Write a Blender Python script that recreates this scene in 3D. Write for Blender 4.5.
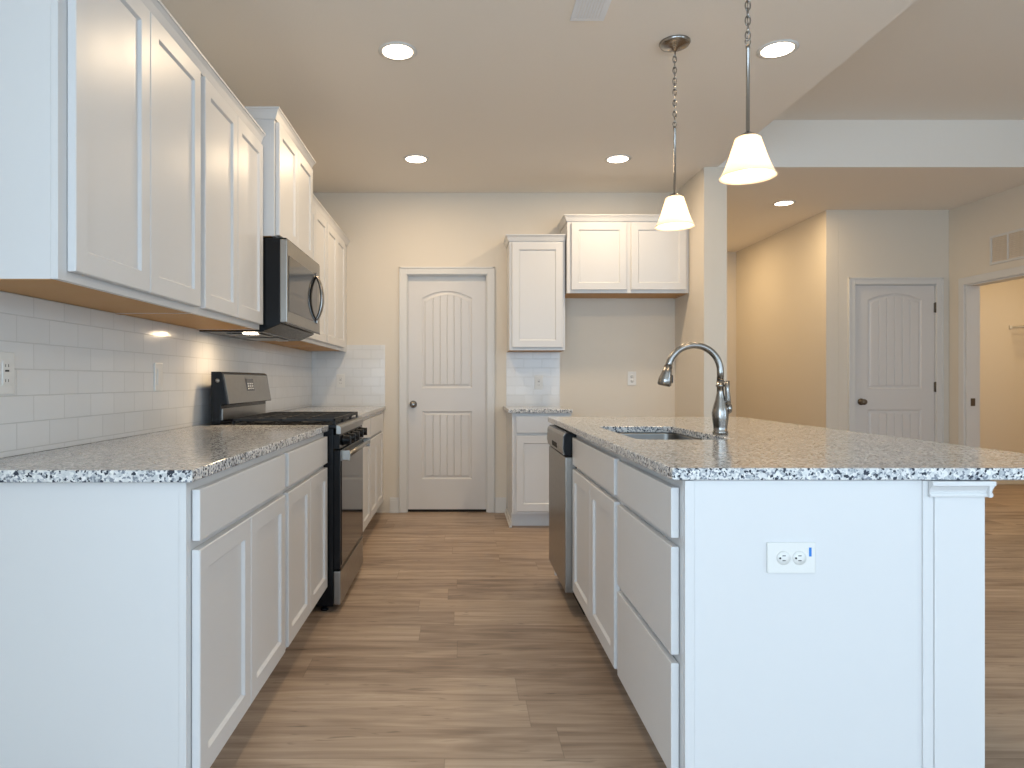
import bpy, bmesh, math
from mathutils import Vector, Matrix
PI = math.pi
C = bpy.context.scene.collection
for o in list(bpy.data.objects): bpy.data.objects.remove(o)
sc = bpy.context.scene

# ------------------------------------------------------------ camera
CAMZ = 1.128
cam = bpy.data.cameras.new('camera'); co = bpy.data.objects.new('camera', cam); C.objects.link(co)
co.location = (0, 0, CAMZ); co.rotation_euler = (PI/2, 0, 0)
cam.sensor_width = 36; cam.lens = 670/1024*36
cam.shift_x = (512-461)/1024; cam.shift_y = -3/1024
cam.clip_start = .05
sc.camera = co
# ------------------------------------------------------------ world, view, daylight
w = bpy.data.worlds.new('world'); sc.world = w; w.use_nodes = True
w.node_tree.nodes['Background'].inputs[0].default_value = (.62, .79, 1, 1)
w.node_tree.nodes['Background'].inputs[1].default_value = 1.7
sc.view_settings.view_transform = 'Standard'; sc.view_settings.look = 'None'
sc.view_settings.exposure = -0.05; sc.view_settings.gamma = 1; sc.view_settings.use_curve_mapping = False
WARM = (1, .76, .49)
DAY = (.58, .785, 1)
def light(name, kind, loc, power, color, rot=(0,0,0), **kw):
    d = bpy.data.lights.new(name, kind); d.energy = power; d.color = color
    for k, v in kw.items(): setattr(d, k, v)
    o = bpy.data.objects.new(name, d); o.location = loc; o.rotation_euler = rot; C.objects.link(o); return o
# daylight entering by the three windows of the rear wall (they look +Y into the room)
WIN = [(-.55, 1.5), (1.75, 1.5), (3.6, 1.3)]        # centre x, width
YR = -2.9                                            # rear wall
for i, (x, ww) in enumerate(WIN):
    light('window_daylight', 'AREA', (x, YR-.02, 1.4), (56, 40, 24)[i]*ww/1.5, DAY, (PI/2, 0, 0), shape='RECTANGLE', size=ww, size_y=2.0)

# one window in the left wall and an added one in the right wall, both behind the camera
light('window_daylight', 'AREA', (-1.285-.02, -1.55, 1.45), 95, DAY, (0, -PI/2, 0), shape='RECTANGLE', size=1.7, size_y=1.5)
light('window_daylight', 'AREA', (4.61+.02, -.6, 1.45), 42, DAY, (0, PI/2, 0), shape='RECTANGLE', size=1.7, size_y=1.6)  # unseen window, added to light the left wall cabinets

# ------------------------------------------------------------ helpers
def S(r, g, b):
    f = lambda c: (c/255/12.92) if c/255 <= .04045 else ((c/255+.055)/1.055)**2.4
    return (f(r), f(g), f(b), 1)
def mat(name, col, rough=.5, metal=0, emit=None, estr=0, coat=0, bump=None, var=None):
    m = bpy.data.materials.new(name); m.use_nodes = True
    nt = m.node_tree; b = nt.nodes['Principled BSDF']
    b.inputs['Base Color'].default_value = col
    b.inputs['Roughness'].default_value = rough; b.inputs['Metallic'].default_value = metal
    b.inputs['Coat Weight'].default_value = coat
    if emit: b.inputs['Emission Color'].default_value = emit; b.inputs['Emission Strength'].default_value = estr
    if bump or var:
        tc = nt.nodes.new('ShaderNodeTexCoord'); n = nt.nodes.new('ShaderNodeTexNoise')
        n.inputs['Scale'].default_value = (bump or var)[0]
        nt.links.new(tc.outputs['Object'], n.inputs['Vector'])
    if bump:
        bp = nt.nodes.new('ShaderNodeBump'); bp.inputs['Strength'].default_value = bump[1]; bp.inputs['Distance'].default_value = .002
        nt.links.new(n.outputs['Fac'], bp.inputs['Height']); nt.links.new(bp.outputs[0], b.inputs['Normal'])
    if var:
        mr = nt.nodes.new('ShaderNodeMapRange'); mr.inputs[3].default_value = rough-var[1]; mr.inputs[4].default_value = rough+var[1]
        nt.links.new(n.outputs['Fac'], mr.inputs[0]); nt.links.new(mr.outputs[0], b.inputs['Roughness'])
    return m
M = {}
M['wall'] = mat('wall_paint', S(219, 210, 196), .8, bump=(220, .15))
M['ceiling'] = mat('ceiling_paint', S(240, 233, 223), .9, bump=(90, .35))
M['trim'] = mat('trim_paint', S(214, 212, 208), .4, var=(6, .04))
M['cab'] = mat('cabinet_paint', S(213, 212, 211), .36, var=(5, .04))
M['door'] = mat('door_paint', S(212, 209, 206), .45, var=(5, .04))
M['ply'] = mat('cabinet_underside_wood', S(196, 150, 96), .6, var=(9, .05))
M['steel'] = mat('brushed_steel', S(150, 147, 142), .32, 1, var=(40, .06))
M['nickel'] = mat('brushed_nickel', S(150, 146, 141), .24, 1, var=(50, .05))
M['black'] = mat('black_enamel', S(10, 13, 17), .24, var=(12, .05))
M['iron'] = mat('cast_iron', S(26, 27, 29), .6, bump=(300, .2))
M['black'].node_tree.nodes['Principled BSDF'].inputs['Specular IOR Level'].default_value = .25
M['blackglass'] = mat('black_glass', S(14, 13, 13), .08, 0, var=(3, .01))
M['dark'] = mat('dark_gap', S(20, 18, 17), .8, var=(12, .05))
M['plastic'] = mat('white_plastic', S(222, 220, 215), .35, var=(12, .04))
M['slot'] = mat('socket_slot', S(50, 48, 46), .6, var=(12, .05))
M['bluetag'] = mat('blue_sticker', S(40, 120, 200), .5, var=(12, .05))
M['lens'] = mat('lit_lens', S(255, 240, 215), .5, 0, (1, .84, .62, 1), 14, var=(12, .05))
M['vent'] = mat('vent_enamel', S(240, 243, 247), .5, var=(12, .05))
M['display'] = mat('display', S(60, 62, 66), .2, var=(12, .05))
M['bulb'] = mat('lit_bulb', S(255, 240, 215), .5, 0, (1, .80, .55, 1), 25, var=(12, .05))
M['hinge'] = mat('hinge_bronze', S(110, 102, 92), .4, .9, var=(12, .05))
M['ventlouver'] = mat('louver_tan', S(226, 212, 194), .6, var=(12, .05))

def shade_mat():
    m = mat('frosted_shade_glass', S(250, 240, 222), .5, 0, (1, .84, .62, 1), .25)
    nt = m.node_tree; b = nt.nodes['Principled BSDF']
    tr = nt.nodes.new('ShaderNodeBsdfTranslucent'); tr.inputs[0].default_value = S(255, 246, 232)
    mx = nt.nodes.new('ShaderNodeMixShader'); mx.inputs[0].default_value = .5
    nt.links.new(b.outputs[0], mx.inputs[1]); nt.links.new(tr.outputs[0], mx.inputs[2])
    nt.links.new(mx.outputs[0], nt.nodes['Material Output'].inputs['Surface'])
    n = nt.nodes.new('ShaderNodeTexNoise'); n.inputs['Scale'].default_value = 22
    mr = nt.nodes.new('ShaderNodeMapRange'); mr.inputs[3].default_value = .18; mr.inputs[4].default_value = .34
    nt.links.new(n.outputs['Fac'], mr.inputs[0]); nt.links.new(mr.outputs[0], b.inputs['Emission Strength'])
    return m
M['shade'] = shade_mat()

def granite():
    m = mat('speckled_granite', (1,1,1,1), .14)
    nt = m.node_tree; N = nt.nodes; L = nt.links; b = N['Principled BSDF']
    tc = N.new('ShaderNodeTexCoord')
    def ramp(src, stops):
        r = N.new('ShaderNodeValToRGB'); e = r.color_ramp.elements
        e[0].position, e[0].color = stops[0]; e[1].position, e[1].color = stops[-1]
        for p, c in stops[1:-1]: q = e.new(p); q.color = c
        L.new(src, r.inputs[0]); return r.outputs[0]
    def mixc(f, a, c):
        x = N.new('ShaderNodeMix'); x.data_type = 'RGBA'; L.new(f, x.inputs[0]); L.new(a, x.inputs[6])
        if isinstance(c, tuple): x.inputs[7].default_value = c
        else: L.new(c, x.inputs[7])
        return x.outputs[2]
    def cells(scale, thr, w=.02, dist=.4):
        n0 = N.new('ShaderNodeTexNoise'); n0.inputs['Scale'].default_value = scale*1.3; L.new(tc.outputs['Object'], n0.inputs['Vector'])
        mul = N.new('ShaderNodeVectorMath'); mul.operation = 'SCALE'; mul.inputs['Scale'].default_value = dist/scale*2
        L.new(n0.outputs['Color'], mul.inputs[0])
        add = N.new('ShaderNodeVectorMath'); add.operation = 'ADD'; L.new(tc.outputs['Object'], add.inputs[0]); L.new(mul.outputs[0], add.inputs[1])
        v = N.new('ShaderNodeTexVoronoi'); v.inputs['Scale'].default_value = scale; L.new(add.outputs[0], v.inputs['Vector'])
        sp = N.new('ShaderNodeSeparateColor'); L.new(v.outputs['Color'], sp.inputs[0]); return v, sp
    v1, s1 = cells(120, .5)
    base = ramp(s1.outputs[0], [(0, S(158,162,166)), (.25, S(204,204,203)), (.5, S(228,226,222)), (.75, S(186,188,190)), (1, S(234,232,228))])
    v2, s2 = cells(190, .5)
    f2 = ramp(s2.outputs[1], [(0, (0,0,0,1)), (.76, (0,0,0,1)), (.79, (1,1,1,1)), (1, (1,1,1,1))])
    c1 = mixc(f2, base, S(128, 133, 141))
    v3, s3 = cells(165, .5)
    f3 = ramp(s3.outputs[2], [(0, (0,0,0,1)), (.82, (0,0,0,1)), (.85, (1,1,1,1)), (1, (1,1,1,1))])
    c2 = mixc(f3, c1, S(50, 56, 67))
    L.new(c2, b.inputs['Base Color'])
    return m
M['granite'] = granite()

def floor_mat():
    m = mat('plank_floor', (1,1,1,1), .42)
    nt = m.node_tree; N = nt.nodes; L = nt.links; b = N['Principled BSDF']
    tc = N.new('ShaderNodeTexCoord'); sep = N.new('ShaderNodeSeparateXYZ'); L.new(tc.outputs['Object'], sep.inputs[0])
    def math_(op, a, c=None):
        n = N.new('ShaderNodeMath'); n.operation = op
        for i, v in enumerate((a, c)):
            if v is None: continue
            if isinstance(v, (int, float)): n.inputs[i].default_value = v
            else: L.new(v, n.inputs[i])
        return n.outputs[0]
    PW, PL = .182, 1.22
    row = math_('FLOOR', math_('DIVIDE', sep.outputs[1], PW))
    wn = N.new('ShaderNodeTexWhiteNoise'); wn.noise_dimensions = '1D'; L.new(row, wn.inputs['W'])
    xs = math_('ADD', math_('DIVIDE', sep.outputs[0], PL), math_('MULTIPLY', wn.outputs['Value'], 7.3))
    col = math_('FLOOR', xs)
    pid = math_('ADD', math_('MULTIPLY', row, 17.31), math_('MULTIPLY', col, 5.77))
    w2 = N.new('ShaderNodeTexWhiteNoise'); w2.noise_dimensions = '1D'; L.new(pid, w2.inputs['W'])
    fy = math_('FRACT', math_('DIVIDE', sep.outputs[1], PW)); fx = math_('FRACT', xs)
    ey = math_('MINIMUM', fy, math_('SUBTRACT', 1, fy)); ex = math_('MINIMUM', fx, math_('SUBTRACT', 1, fx))
    g = math_('MINIMUM', math_('MULTIPLY', ey, PW), math_('MULTIPLY', ex, PL))
    seam = N.new('ShaderNodeMapRange'); seam.inputs[1].default_value = 0; seam.inputs[2].default_value = .0022; seam.inputs[3].default_value = .66; seam.inputs[4].default_value = 1; L.new(g, seam.inputs[0])
    off = N.new('ShaderNodeCombineXYZ'); L.new(math_('MULTIPLY', pid, .73), off.inputs[0]); L.new(pid, off.inputs[1])
    v = N.new('ShaderNodeVectorMath'); v.operation = 'ADD'; L.new(tc.outputs['Object'], v.inputs[0]); L.new(off.outputs[0], v.inputs[1])
    def grain(sx, sy, detail, dist):
        mp = N.new('ShaderNodeVectorMath'); mp.operation = 'MULTIPLY'; mp.inputs[1].default_value = (sx, sy, 1); L.new(v.outputs[0], mp.inputs[0])
        n = N.new('ShaderNodeTexNoise'); n.inputs['Scale'].default_value = 1; n.inputs['Detail'].default_value = detail; n.inputs['Distortion'].default_value = dist
        L.new(mp.outputs[0], n.inputs['Vector']); return n.outputs['Fac']
    g1 = grain(1.7, 17, 5, 1.0); g2 = grain(5, 95, 3, .2); g3 = grain(4, 34, 2, 1.8)
    t = math_('ADD', math_('ADD', math_('MULTIPLY', g1, .60), math_('MULTIPLY', g2, .17)), math_('ADD', .07, math_('MULTIPLY', w2.outputs['Value'], .13)))
    r = N.new('ShaderNodeValToRGB'); e = r.color_ramp.elements
    e[0].position = .28; e[0].color = S(102, 85, 71); e[1].position = .78; e[1].color = S(200, 180, 160)
    q = e.new(.44); q.color = S(143, 122, 104); q = e.new(.6); q.color = S(174, 152, 131)
    L.new(t, r.inputs[0])
    kn = N.new('ShaderNodeMapRange'); kn.inputs[1].default_value = .64; kn.inputs[2].default_value = .76; kn.inputs[3].default_value = 1; kn.inputs[4].default_value = .5; L.new(g3, kn.inputs[0])
    mul = N.new('ShaderNodeVectorMath'); mul.operation = 'SCALE'; L.new(r.outputs[0], mul.inputs[0]); L.new(math_('MULTIPLY', seam.outputs[0], kn.outputs[0]), mul.inputs['Scale'])
    L.new(mul.outputs[0], b.inputs['Base Color'])
    bp = N.new('ShaderNodeBump'); bp.inputs['Strength'].default_value = .25; bp.inputs['Distance'].default_value = .001; L.new(g2, bp.inputs['Height']); L.new(bp.outputs[0], b.inputs['Normal'])
    return m
M['floor'] = floor_mat()

def tile_mat(name, axis):
    m = mat(name, (1,1,1,1), .15)
    nt = m.node_tree; N = nt.nodes; L = nt.links; b = N['Principled BSDF']
    tc = N.new('ShaderNodeTexCoord'); sep = N.new('ShaderNodeSeparateXYZ'); L.new(tc.outputs['Object'], sep.inputs[0])
    cb = N.new('ShaderNodeCombineXYZ'); L.new(sep.outputs[axis], cb.inputs[0]); L.new(sep.outputs[2], cb.inputs[1])
    br = N.new('ShaderNodeTexBrick'); L.new(cb.outputs[0], br.inputs['Vector'])
    br.inputs['Scale'].default_value = 1; br.inputs['Brick Width'].default_value = .154; br.inputs['Row Height'].default_value = .0775
    br.inputs['Mortar Size'].default_value = .0016; br.inputs['Mortar Smooth'].default_value = .3
    br.inputs['Color1'].default_value = S(220, 219, 217); br.inputs['Color2'].default_value = S(216, 215, 213); br.inputs['Mortar'].default_value = S(204, 203, 200)
    L.new(br.outputs['Color'], b.inputs['Base Color'])
    n = N.new('ShaderNodeTexNoise'); n.inputs['Scale'].default_value = 9; L.new(tc.outputs['Object'], n.inputs['Vector'])
    wn = N.new('ShaderNodeMath'); wn.operation = 'MULTIPLY'; wn.inputs[1].default_value = -1; L.new(br.outputs['Fac'], wn.inputs[0])
    ad = N.new('ShaderNodeMath'); ad.operation = 'MULTIPLY_ADD'; ad.inputs[1].default_value = 1.4; L.new(n.outputs['Fac'], ad.inputs[0]); L.new(wn.outputs[0], ad.inputs[2])
    bp = N.new('ShaderNodeBump'); bp.inputs['Strength'].default_value = .7; bp.inputs['Distance'].default_value = .0013
    L.new(ad.outputs[0], bp.inputs['Height']); L.new(bp.outputs[0], b.inputs['Normal'])
    return m
M['tile_y'] = tile_mat('subway_tile', 1); M['tile_x'] = tile_mat('subway_tile_back', 0)

# ---- mesh helpers (all return/extend a bmesh)
def B(): return bmesh.new()
def box(bm, x0, x1, y0, y1, z0, z1, bev=0):
    t = bmesh.new(); bmesh.ops.create_cube(t, size=1)
    for v in t.verts:
        v.co = Vector(((x0+x1)/2 + v.co.x*(x1-x0), (y0+y1)/2 + v.co.y*(y1-y0), (z0+z1)/2 + v.co.z*(z1-z0)))
    if bev: bmesh.ops.bevel(t, geom=t.edges[:], offset=bev, segments=2, profile=.6, affect='EDGES')
    merge(bm, t); return bm
def merge(bm, t):
    me = bpy.data.meshes.new('tmp'); t.to_mesh(me); t.free(); bm.from_mesh(me); bpy.data.meshes.remove(me)
def prism(bm, pts, a0, a1, plane='xz', bev=0):
    """polygon in the given plane, extruded along the remaining axis from a0 to a1"""
    t = bmesh.new()
    def P(p, a):
        return {'xz': (p[0], a, p[1]), 'yz': (a, p[0], p[1]), 'xy': (p[0], p[1], a)}[plane]
    n = len(pts); A = [t.verts.new(P(p, a0)) for p in pts]; D = [t.verts.new(P(p, a1)) for p in pts]
    t.faces.new(A); t.faces.new(D[::-1])
    for i in range(n): t.faces.new((A[i], D[i], D[(i+1) % n], A[(i+1) % n]))
    bmesh.ops.recalc_face_normals(t, faces=t.faces[:])
    if bev: bmesh.ops.bevel(t, geom=t.edges[:], offset=bev, segments=2, profile=.6, affect='EDGES')
    merge(bm, t); return bm
def lathe(bm, prof, c=(0,0,0), seg=32, axis='z'):
    t = bmesh.new(); rings = []
    for r, h in prof:
        ring = []
        for k in range(seg):
            a = 2*PI*k/seg; x, y, z = r*math.cos(a), r*math.sin(a), h
            if axis == 'x': x, y, z = z, x, y
            if axis == 'y': x, y, z = x, z, y
            ring.append(t.verts.new((x+c[0], y+c[1], z+c[2])))
        rings.append(ring)
    for a, b_ in zip(rings, rings[1:]):
        for k in range(seg): t.faces.new((a[k], a[(k+1) % seg], b_[(k+1) % seg], b_[k]))
    if prof[0] != prof[-1]:
        for R in (rings[0], rings[-1]): t.faces.new(R)
    bmesh.ops.remove_doubles(t, verts=t.verts[:], dist=1e-6)
    bmesh.ops.recalc_face_normals(t, faces=t.faces[:])
    for f in t.faces: f.smooth = len(f.verts) <= 4
    merge(bm, t); return bm
def tube(bm, pts, r, seg=12, closed=False):
    t = bmesh.new(); P = [Vector(p) for p in pts]; n = len(P)
    R = r if isinstance(r, (list, tuple)) else [r]*n
    rings = []; up = None
    for i in range(n):
        if closed: d = P[(i+1) % n]-P[i-1]
        else: d = P[min(i+1, n-1)]-P[max(i-1, 0)]
        d.normalize()
        if up is None:
            up = Vector((0,0,1)) if abs(d.z) < .9 else Vector((0,1,0))
        s = d.cross(up).normalized(); u = s.cross(d).normalized(); up = u
        rings.append([t.verts.new(P[i] + (s*math.cos(2*PI*k/seg)+u*math.sin(2*PI*k/seg))*R[i]) for k in range(seg)])
    m_ = n if closed else n-1
    for i in range(m_):
        a, b_ = rings[i], rings[(i+1) % n]
        for k in range(seg): t.faces.new((a[k], a[(k+1) % seg], b_[(k+1) % seg], b_[k]))
    if not closed: t.faces.new(rings[0]); t.faces.new(rings[-1])
    bmesh.ops.recalc_face_normals(t, faces=t.faces[:])
    for f in t.faces: f.smooth = len(f.verts) <= 4
    merge(bm, t); return bm
def ring_faces(t, a, b_):
    n = len(a)
    for k in range(n): t.faces.new((a[k], a[(k+1) % n], b_[(k+1) % n], b_[k]))
def shaker(bm, x0, x1, z0, z1, yf, th, stile=.056, rec=.009):
    """five-piece door: frame front at y=yf, back at yf+th, recessed flat panel"""
    t = bmesh.new()
    def loop(i, y): return [t.verts.new(p) for p in ((x0+i, y, z0+i), (x1-i, y, z0+i), (x1-i, y, z1-i), (x0+i, y, z1-i))]
    L_ = [loop(0, yf+th), loop(0, yf+.0025), loop(.0025, yf), loop(stile, yf), loop(stile+.007, yf+rec), ]
    for a, b_ in zip(L_, L_[1:]): ring_faces(t, a, b_)
    t.faces.new(L_[0]); t.faces.new(L_[-1])
    bmesh.ops.recalc_face_normals(t, faces=t.faces[:]); merge(bm, t); return bm
def fill_holes(t, outer, holes):
    es = []
    for lp in [outer]+holes:
        for k in range(len(lp)):
            e = t.edges.get((lp[k], lp[(k+1) % len(lp)])) or t.edges.new((lp[k], lp[(k+1) % len(lp)])); es.append(e)
    bmesh.ops.triangle_fill(t, use_beauty=True, edges=es)
def finish(o, bevel=0):
    if bevel:
        md = o.modifiers.new('bevel', 'BEVEL'); md.width = bevel; md.segments = 3; md.limit_method = 'ANGLE'; md.angle_limit = math.radians(40)
def obj(name, bm, m, parent=None, label=None, bevel=0):
    me = bpy.data.meshes.new(name); bm.to_mesh(me); bm.free()
    me.materials.append(M[m] if isinstance(m, str) else m)
    o = bpy.data.objects.new(name, me); C.objects.link(o)
    if parent: o.parent = parent
    if label: o['label'] = label
    finish(o, bevel); return o
def thing(name, label, cat, loc=(0,0,0), rz=0, group=None):
    o = bpy.data.objects.new(name, None); C.objects.link(o); o.empty_display_size = .1
    o.location = loc; o.rotation_euler = (0, 0, rz); o['label'] = label; o['category'] = cat
    if group: o['group'] = group
    return o
def tag(o, label, cat, group=None):
    o['label'] = label; o['category'] = cat
    if group: o['group'] = group
    return o
def struct(name, bm, m, label=None, parent=None):
    o = obj(name, bm, m, parent)
    if not parent: o['kind'] = 'structure'
    if label and not parent: o['label'] = label
    return o
def copy_tree(o, parent=None):
    c = o.copy(); C.objects.link(c)
    if parent: c.parent = parent
    for ch in list(o.children): copy_tree(ch, c)
    return c

# ------------------------------------------------------------ dimensions
XL = -1.285; YB = 5.746; HC = 2.743; HR = 3.10; XE = 1.935; XS0, XS1 = 1.835, 2.008; YS = 5.06
YC = 6.33; XH = 3.45; XR = 4.61; YE = 8.4; YK = 7.32; XK = 7.2
# ------------------------------------------------------------ the setting
b = B(); box(b, XL-.15, XK+.15, YR-.15, YE+.15, -.08, 0); struct('floor', b, 'floor')
b = B(); box(b, XL-.15, XE, YR-.15, YB, HC, HR+.1)
box(b, XE, XK+.15, YS, YE+.15, HC, HR+.1); struct('ceiling', b, 'ceiling')
b = B(); box(b, XE+.001, XR+.15, YR-.15, YS-.001, HR, HR+.1); struct('ceiling_raised', b, 'ceiling')
b = B(); box(b, XL-.15, XL, YR, -2.3, 0, HR); box(b, XL-.15, XL, -.8, YB+.15, 0, HR); box(b, XL-.15, XL, -2.3, -.8, 0, .6); box(b, XL-.15, XL, -2.3, -.8, 2.3, HR); struct('wall_left', b, 'wall')
DX0, DX1, DZ = -.470, .229, 2.046
b = B()
box(b, XL, DX0, YB, YB+.115, 0, HC); box(b, DX1, XS1, YB, YB+.115, 0, HC); box(b, DX0, DX1, YB, YB+.115, DZ, HC)
struct('wall_back', b, 'wall')
b = B(); box(b, XS0, XS1, YS, YB-.001, 0, HC); box(b, XS1-.115, XS1, YB+.116, YE, 0, HC); struct('wall_alcove', b, 'wall')
b = B(); box(b, XS1, XH, YE, YE+.12, 0, HC); struct('wall_hall_end', b, 'wall')
b = B(); box(b, XH, XH+.115, YC, YE+.12, 0, HC); struct('wall_hall', b, 'wall')
CX0, CX1, CZ = 3.712, 4.488, 2.045
b = B(); box(b, XH+.116, CX0, YC, YC+.115, 0, HC); box(b, CX1, XR, YC, YC+.115, 0, HC); box(b, CX0, CX1, YC, YC+.115, CZ, HC)
struct('wall_closet', b, 'wall')
OY0, OY1, OZ = 5.22, 6.125, 2.01
b = B(); box(b, XR, XR+.12, YR, -1.4, 0, HR); box(b, XR, XR+.12, .2, OY0, 0, HR); box(b, XR, XR+.12, -1.4, .2, 0, .6); box(b, XR, XR+.12, -1.4, .2, 2.3, HR); box(b, XR, XR+.12, OY1, YK+.1, 0, HC); box(b, XR, XR+.12, OY0, OY1, OZ, HC)
struct('wall_right', b, 'wall')
b = B(); box(b, XR+.121, XK, YK, YK+.1, 0, HC); box(b, XK, XK+.1, 4.6, YK+.1, 0, HC); box(b, XR+.121, XK, 4.6, 4.7, 0, HC); struct('wall_closet_room', b, 'wall')
b = B(); box(b, DX0-.5, DX1+.6, YB+.9, YB+1.0, 0, HC); struct('wall_pantry', b, 'wall')
# rear wall with three windows
b = B(); xs = [XL-.15]
for x, ww in WIN: xs += [x-ww/2, x+ww/2]
xs.append(XR+.15)
for i in range(0, len(xs), 2): box(b, xs[i], xs[i+1], YR-.12, YR, 0, HR)
for x, ww in WIN:
    box(b, x-ww/2, x+ww/2, YR-.12, YR, 0, .40); box(b, x-ww/2, x+ww/2, YR-.12, YR, 2.40, HR)
struct('wall_rear', b, 'wall')
for i, (x, ww) in enumerate(WIN):
    b = B()
    for a, c_, d, e in ((x-ww/2, x-ww/2+.05, .40, 2.40), (x+ww/2-.05, x+ww/2, .40, 2.40), (x-ww/2, x+ww/2, .40, .45), (x-ww/2, x+ww/2, 2.35, 2.40), (x-ww/2, x+ww/2, 1.38, 1.42)):
        box(b, a, c_, YR-.10, YR-.05, d, e)
    struct('window_%d' % (i+1), b, 'trim')
for n_, xw, a, c_ in ((4, XL-.11, -2.3, -.8), (5, XR+.06, -1.4, .2)):  # second frame belongs to the unseen window added for light
    b = B()
    for d, e, f, g_ in ((a, a+.05, .6, 2.3), (c_-.05, c_, .6, 2.3), (a, c_, .6, .65), (a, c_, 2.25, 2.3), (a, c_, 1.43, 1.47)): box(b, xw, xw+.05, d, e, f, g_)
    struct('window_%d' % n_, b, 'trim')
# baseboards
def bboard(name, x0, y0, x1, y1, nx, ny):
    """profiled baseboard from (x0,y0) to (x1,y1), thickness towards (nx,ny)"""
    b = B()
    for z0, z1, t in ((.002, .105, .014), (.105, .122, .010), (.122, .130, .006)):
        box(b, min(x0, x1, x0+nx*t, x1+nx*t), max(x0, x1, x0+nx*t, x1+nx*t), min(y0, y1, y0+ny*t, y1+ny*t), max(y0, y1, y0+ny*t, y1+ny*t), z0, z1)
    box(b, min(x0, x1, x0+nx*.026, x1+nx*.026), max(x0, x1, x0+nx*.026, x1+nx*.026), min(y0, y1, y0+ny*.026, y1+ny*.026), max(y0, y1, y0+ny*.026, y1+ny*.026), .002, .018)
    return struct(name, b, 'trim')
bboard('baseboard_back', -.61, YB, DX0-.062, YB, 0, -1)
bboard('baseboard_back_right', DX1+.062, YB, .385, YB, 0, -1)
bboard('baseboard_alcove', .86, YB, XS0-.001, YB, 0, -1)
bboard('baseboard_stub', XS0, YS, XS1, YS, 0, -1)
bboard('baseboard_stub_left', XS0, YS+.03, XS0, YB-.03, -1, 0)
bboard('baseboard_hall', XH, YC, XH, YE, -1, 0)
bboard('baseboard_closet', XH, YC, CX0-.062, YC, 0, -1)
bboard('baseboard_closet_right', CX1+.062, YC, XR, YC, 0, -1)
bboard('baseboard_right', XR, OY1+.09, XR, YC-.03, -1, 0)
bboard('baseboard_right_near', XR, YR+.03, XR, OY0-.09, -1, 0)
bboard('baseboard_closet_room', XR+.13, YK, XK, YK, 0, -1)

# ------------------------------------------------------------ doors of the house
def plank_door_mesh(w_, h, th, left=.115, right=.115):
    """two-panel arched plank door; front at y=0, x 0..w, z 0..h"""
    t = bmesh.new(); NS = 14
    px0, px1 = left+.005, w_-right-.005
    def outline(z0, z1, rise, ins, y):
        a, c_ = px0+ins, px1-ins
        pts = [(a, z0+ins), (c_, z0+ins)]
        for k in range(NS+1):
            s = k/NS; x = c_+(a-c_)*s
            pts.append((x, z1-ins - rise*(2*s-1)**2))
        return [t.verts.new((x, y, z)) for x, z in pts]
    outer = [t.verts.new(p) for p in ((0,0,0), (w_,0,0), (w_,0,h), (0,0,h))]
    back = [t.verts.new(p) for p in ((0,th,0), (w_,th,0), (w_,th,h), (0,th,h))]
    ring_faces(t, outer, back); t.faces.new(back)
    holes = []
    for z0, z1, rise in ((.26, .845, 0.0), (1.045, h-.075, .062)):
        l0 = outline(z0, z1, rise, 0, 0); l1 = outline(z0, z1, rise, .006, .007); l2 = outline(z0, z1, rise, .016, .0095); l3 = outline(z0, z1, rise, .034, .003)
        ring_faces(t, l0, l1); ring_faces(t, l1, l2); ring_faces(t, l2, l3); holes.append(l0)
        # plank field
        a, c_ = px0+.034, px1-.034; NP = 6; cols = [(a, .003)]
        for i in range(1, NP):
            x = a+(c_-a)*i/NP; cols += [(x-.005, .003), (x, .0095), (x+.005, .003)]
        cols.append((c_, .003)); prev = None
        def top(x): s = (c_-x)/(c_-a); return z1-.034-rise*(2*s-1)**2
        for x, y in cols:
            cur = (t.verts.new((x, y, z0+.034)), t.verts.new((x, y, top(x))))
            if prev: t.faces.new((prev[0], cur[0], cur[1], prev[1]))
            prev = cur
    fill_holes(t, outer, holes)
    bmesh.ops.recalc_face_normals(t, faces=t.faces[:])
    b = B(); merge(b, t); return b
def knob_mesh(y0=0):
    b = B(); lathe(b, [(0, y0), (.031, y0), (.032, y0-.006), (.012, y0-.011), (.011, y0-.034), (.022, y0-.040), (.028, y0-.052), (.025, y0-.064), (.012, y0-.070), (0, y0-.071)], seg=28, axis='y'); return b
def casing(x0, x1, zt, y, parent_name, wd=.058):
    """mitred flat casing round an opening, front towards -Y"""
    b = B()
    for a, c_ in ((x0-wd, x0+.004), (x1-.004, x1+wd)):
        box(b, a, c_, y-.016, y, .002, zt+wd, .002); 
    box(b, x0+.004, x1-.004, y-.016, y, zt-.004, zt+wd, .002)
    for a, c_ in ((x0-wd, x0-wd+.014), (x1+wd-.014, x1+wd)): box(b, a, c_, y-.022, y-.016, .002, zt+wd, .002)
    box(b, x0-wd, x1+wd, y-.022, y-.016, zt+wd-.014, zt+wd, .002)
    return b
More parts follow.
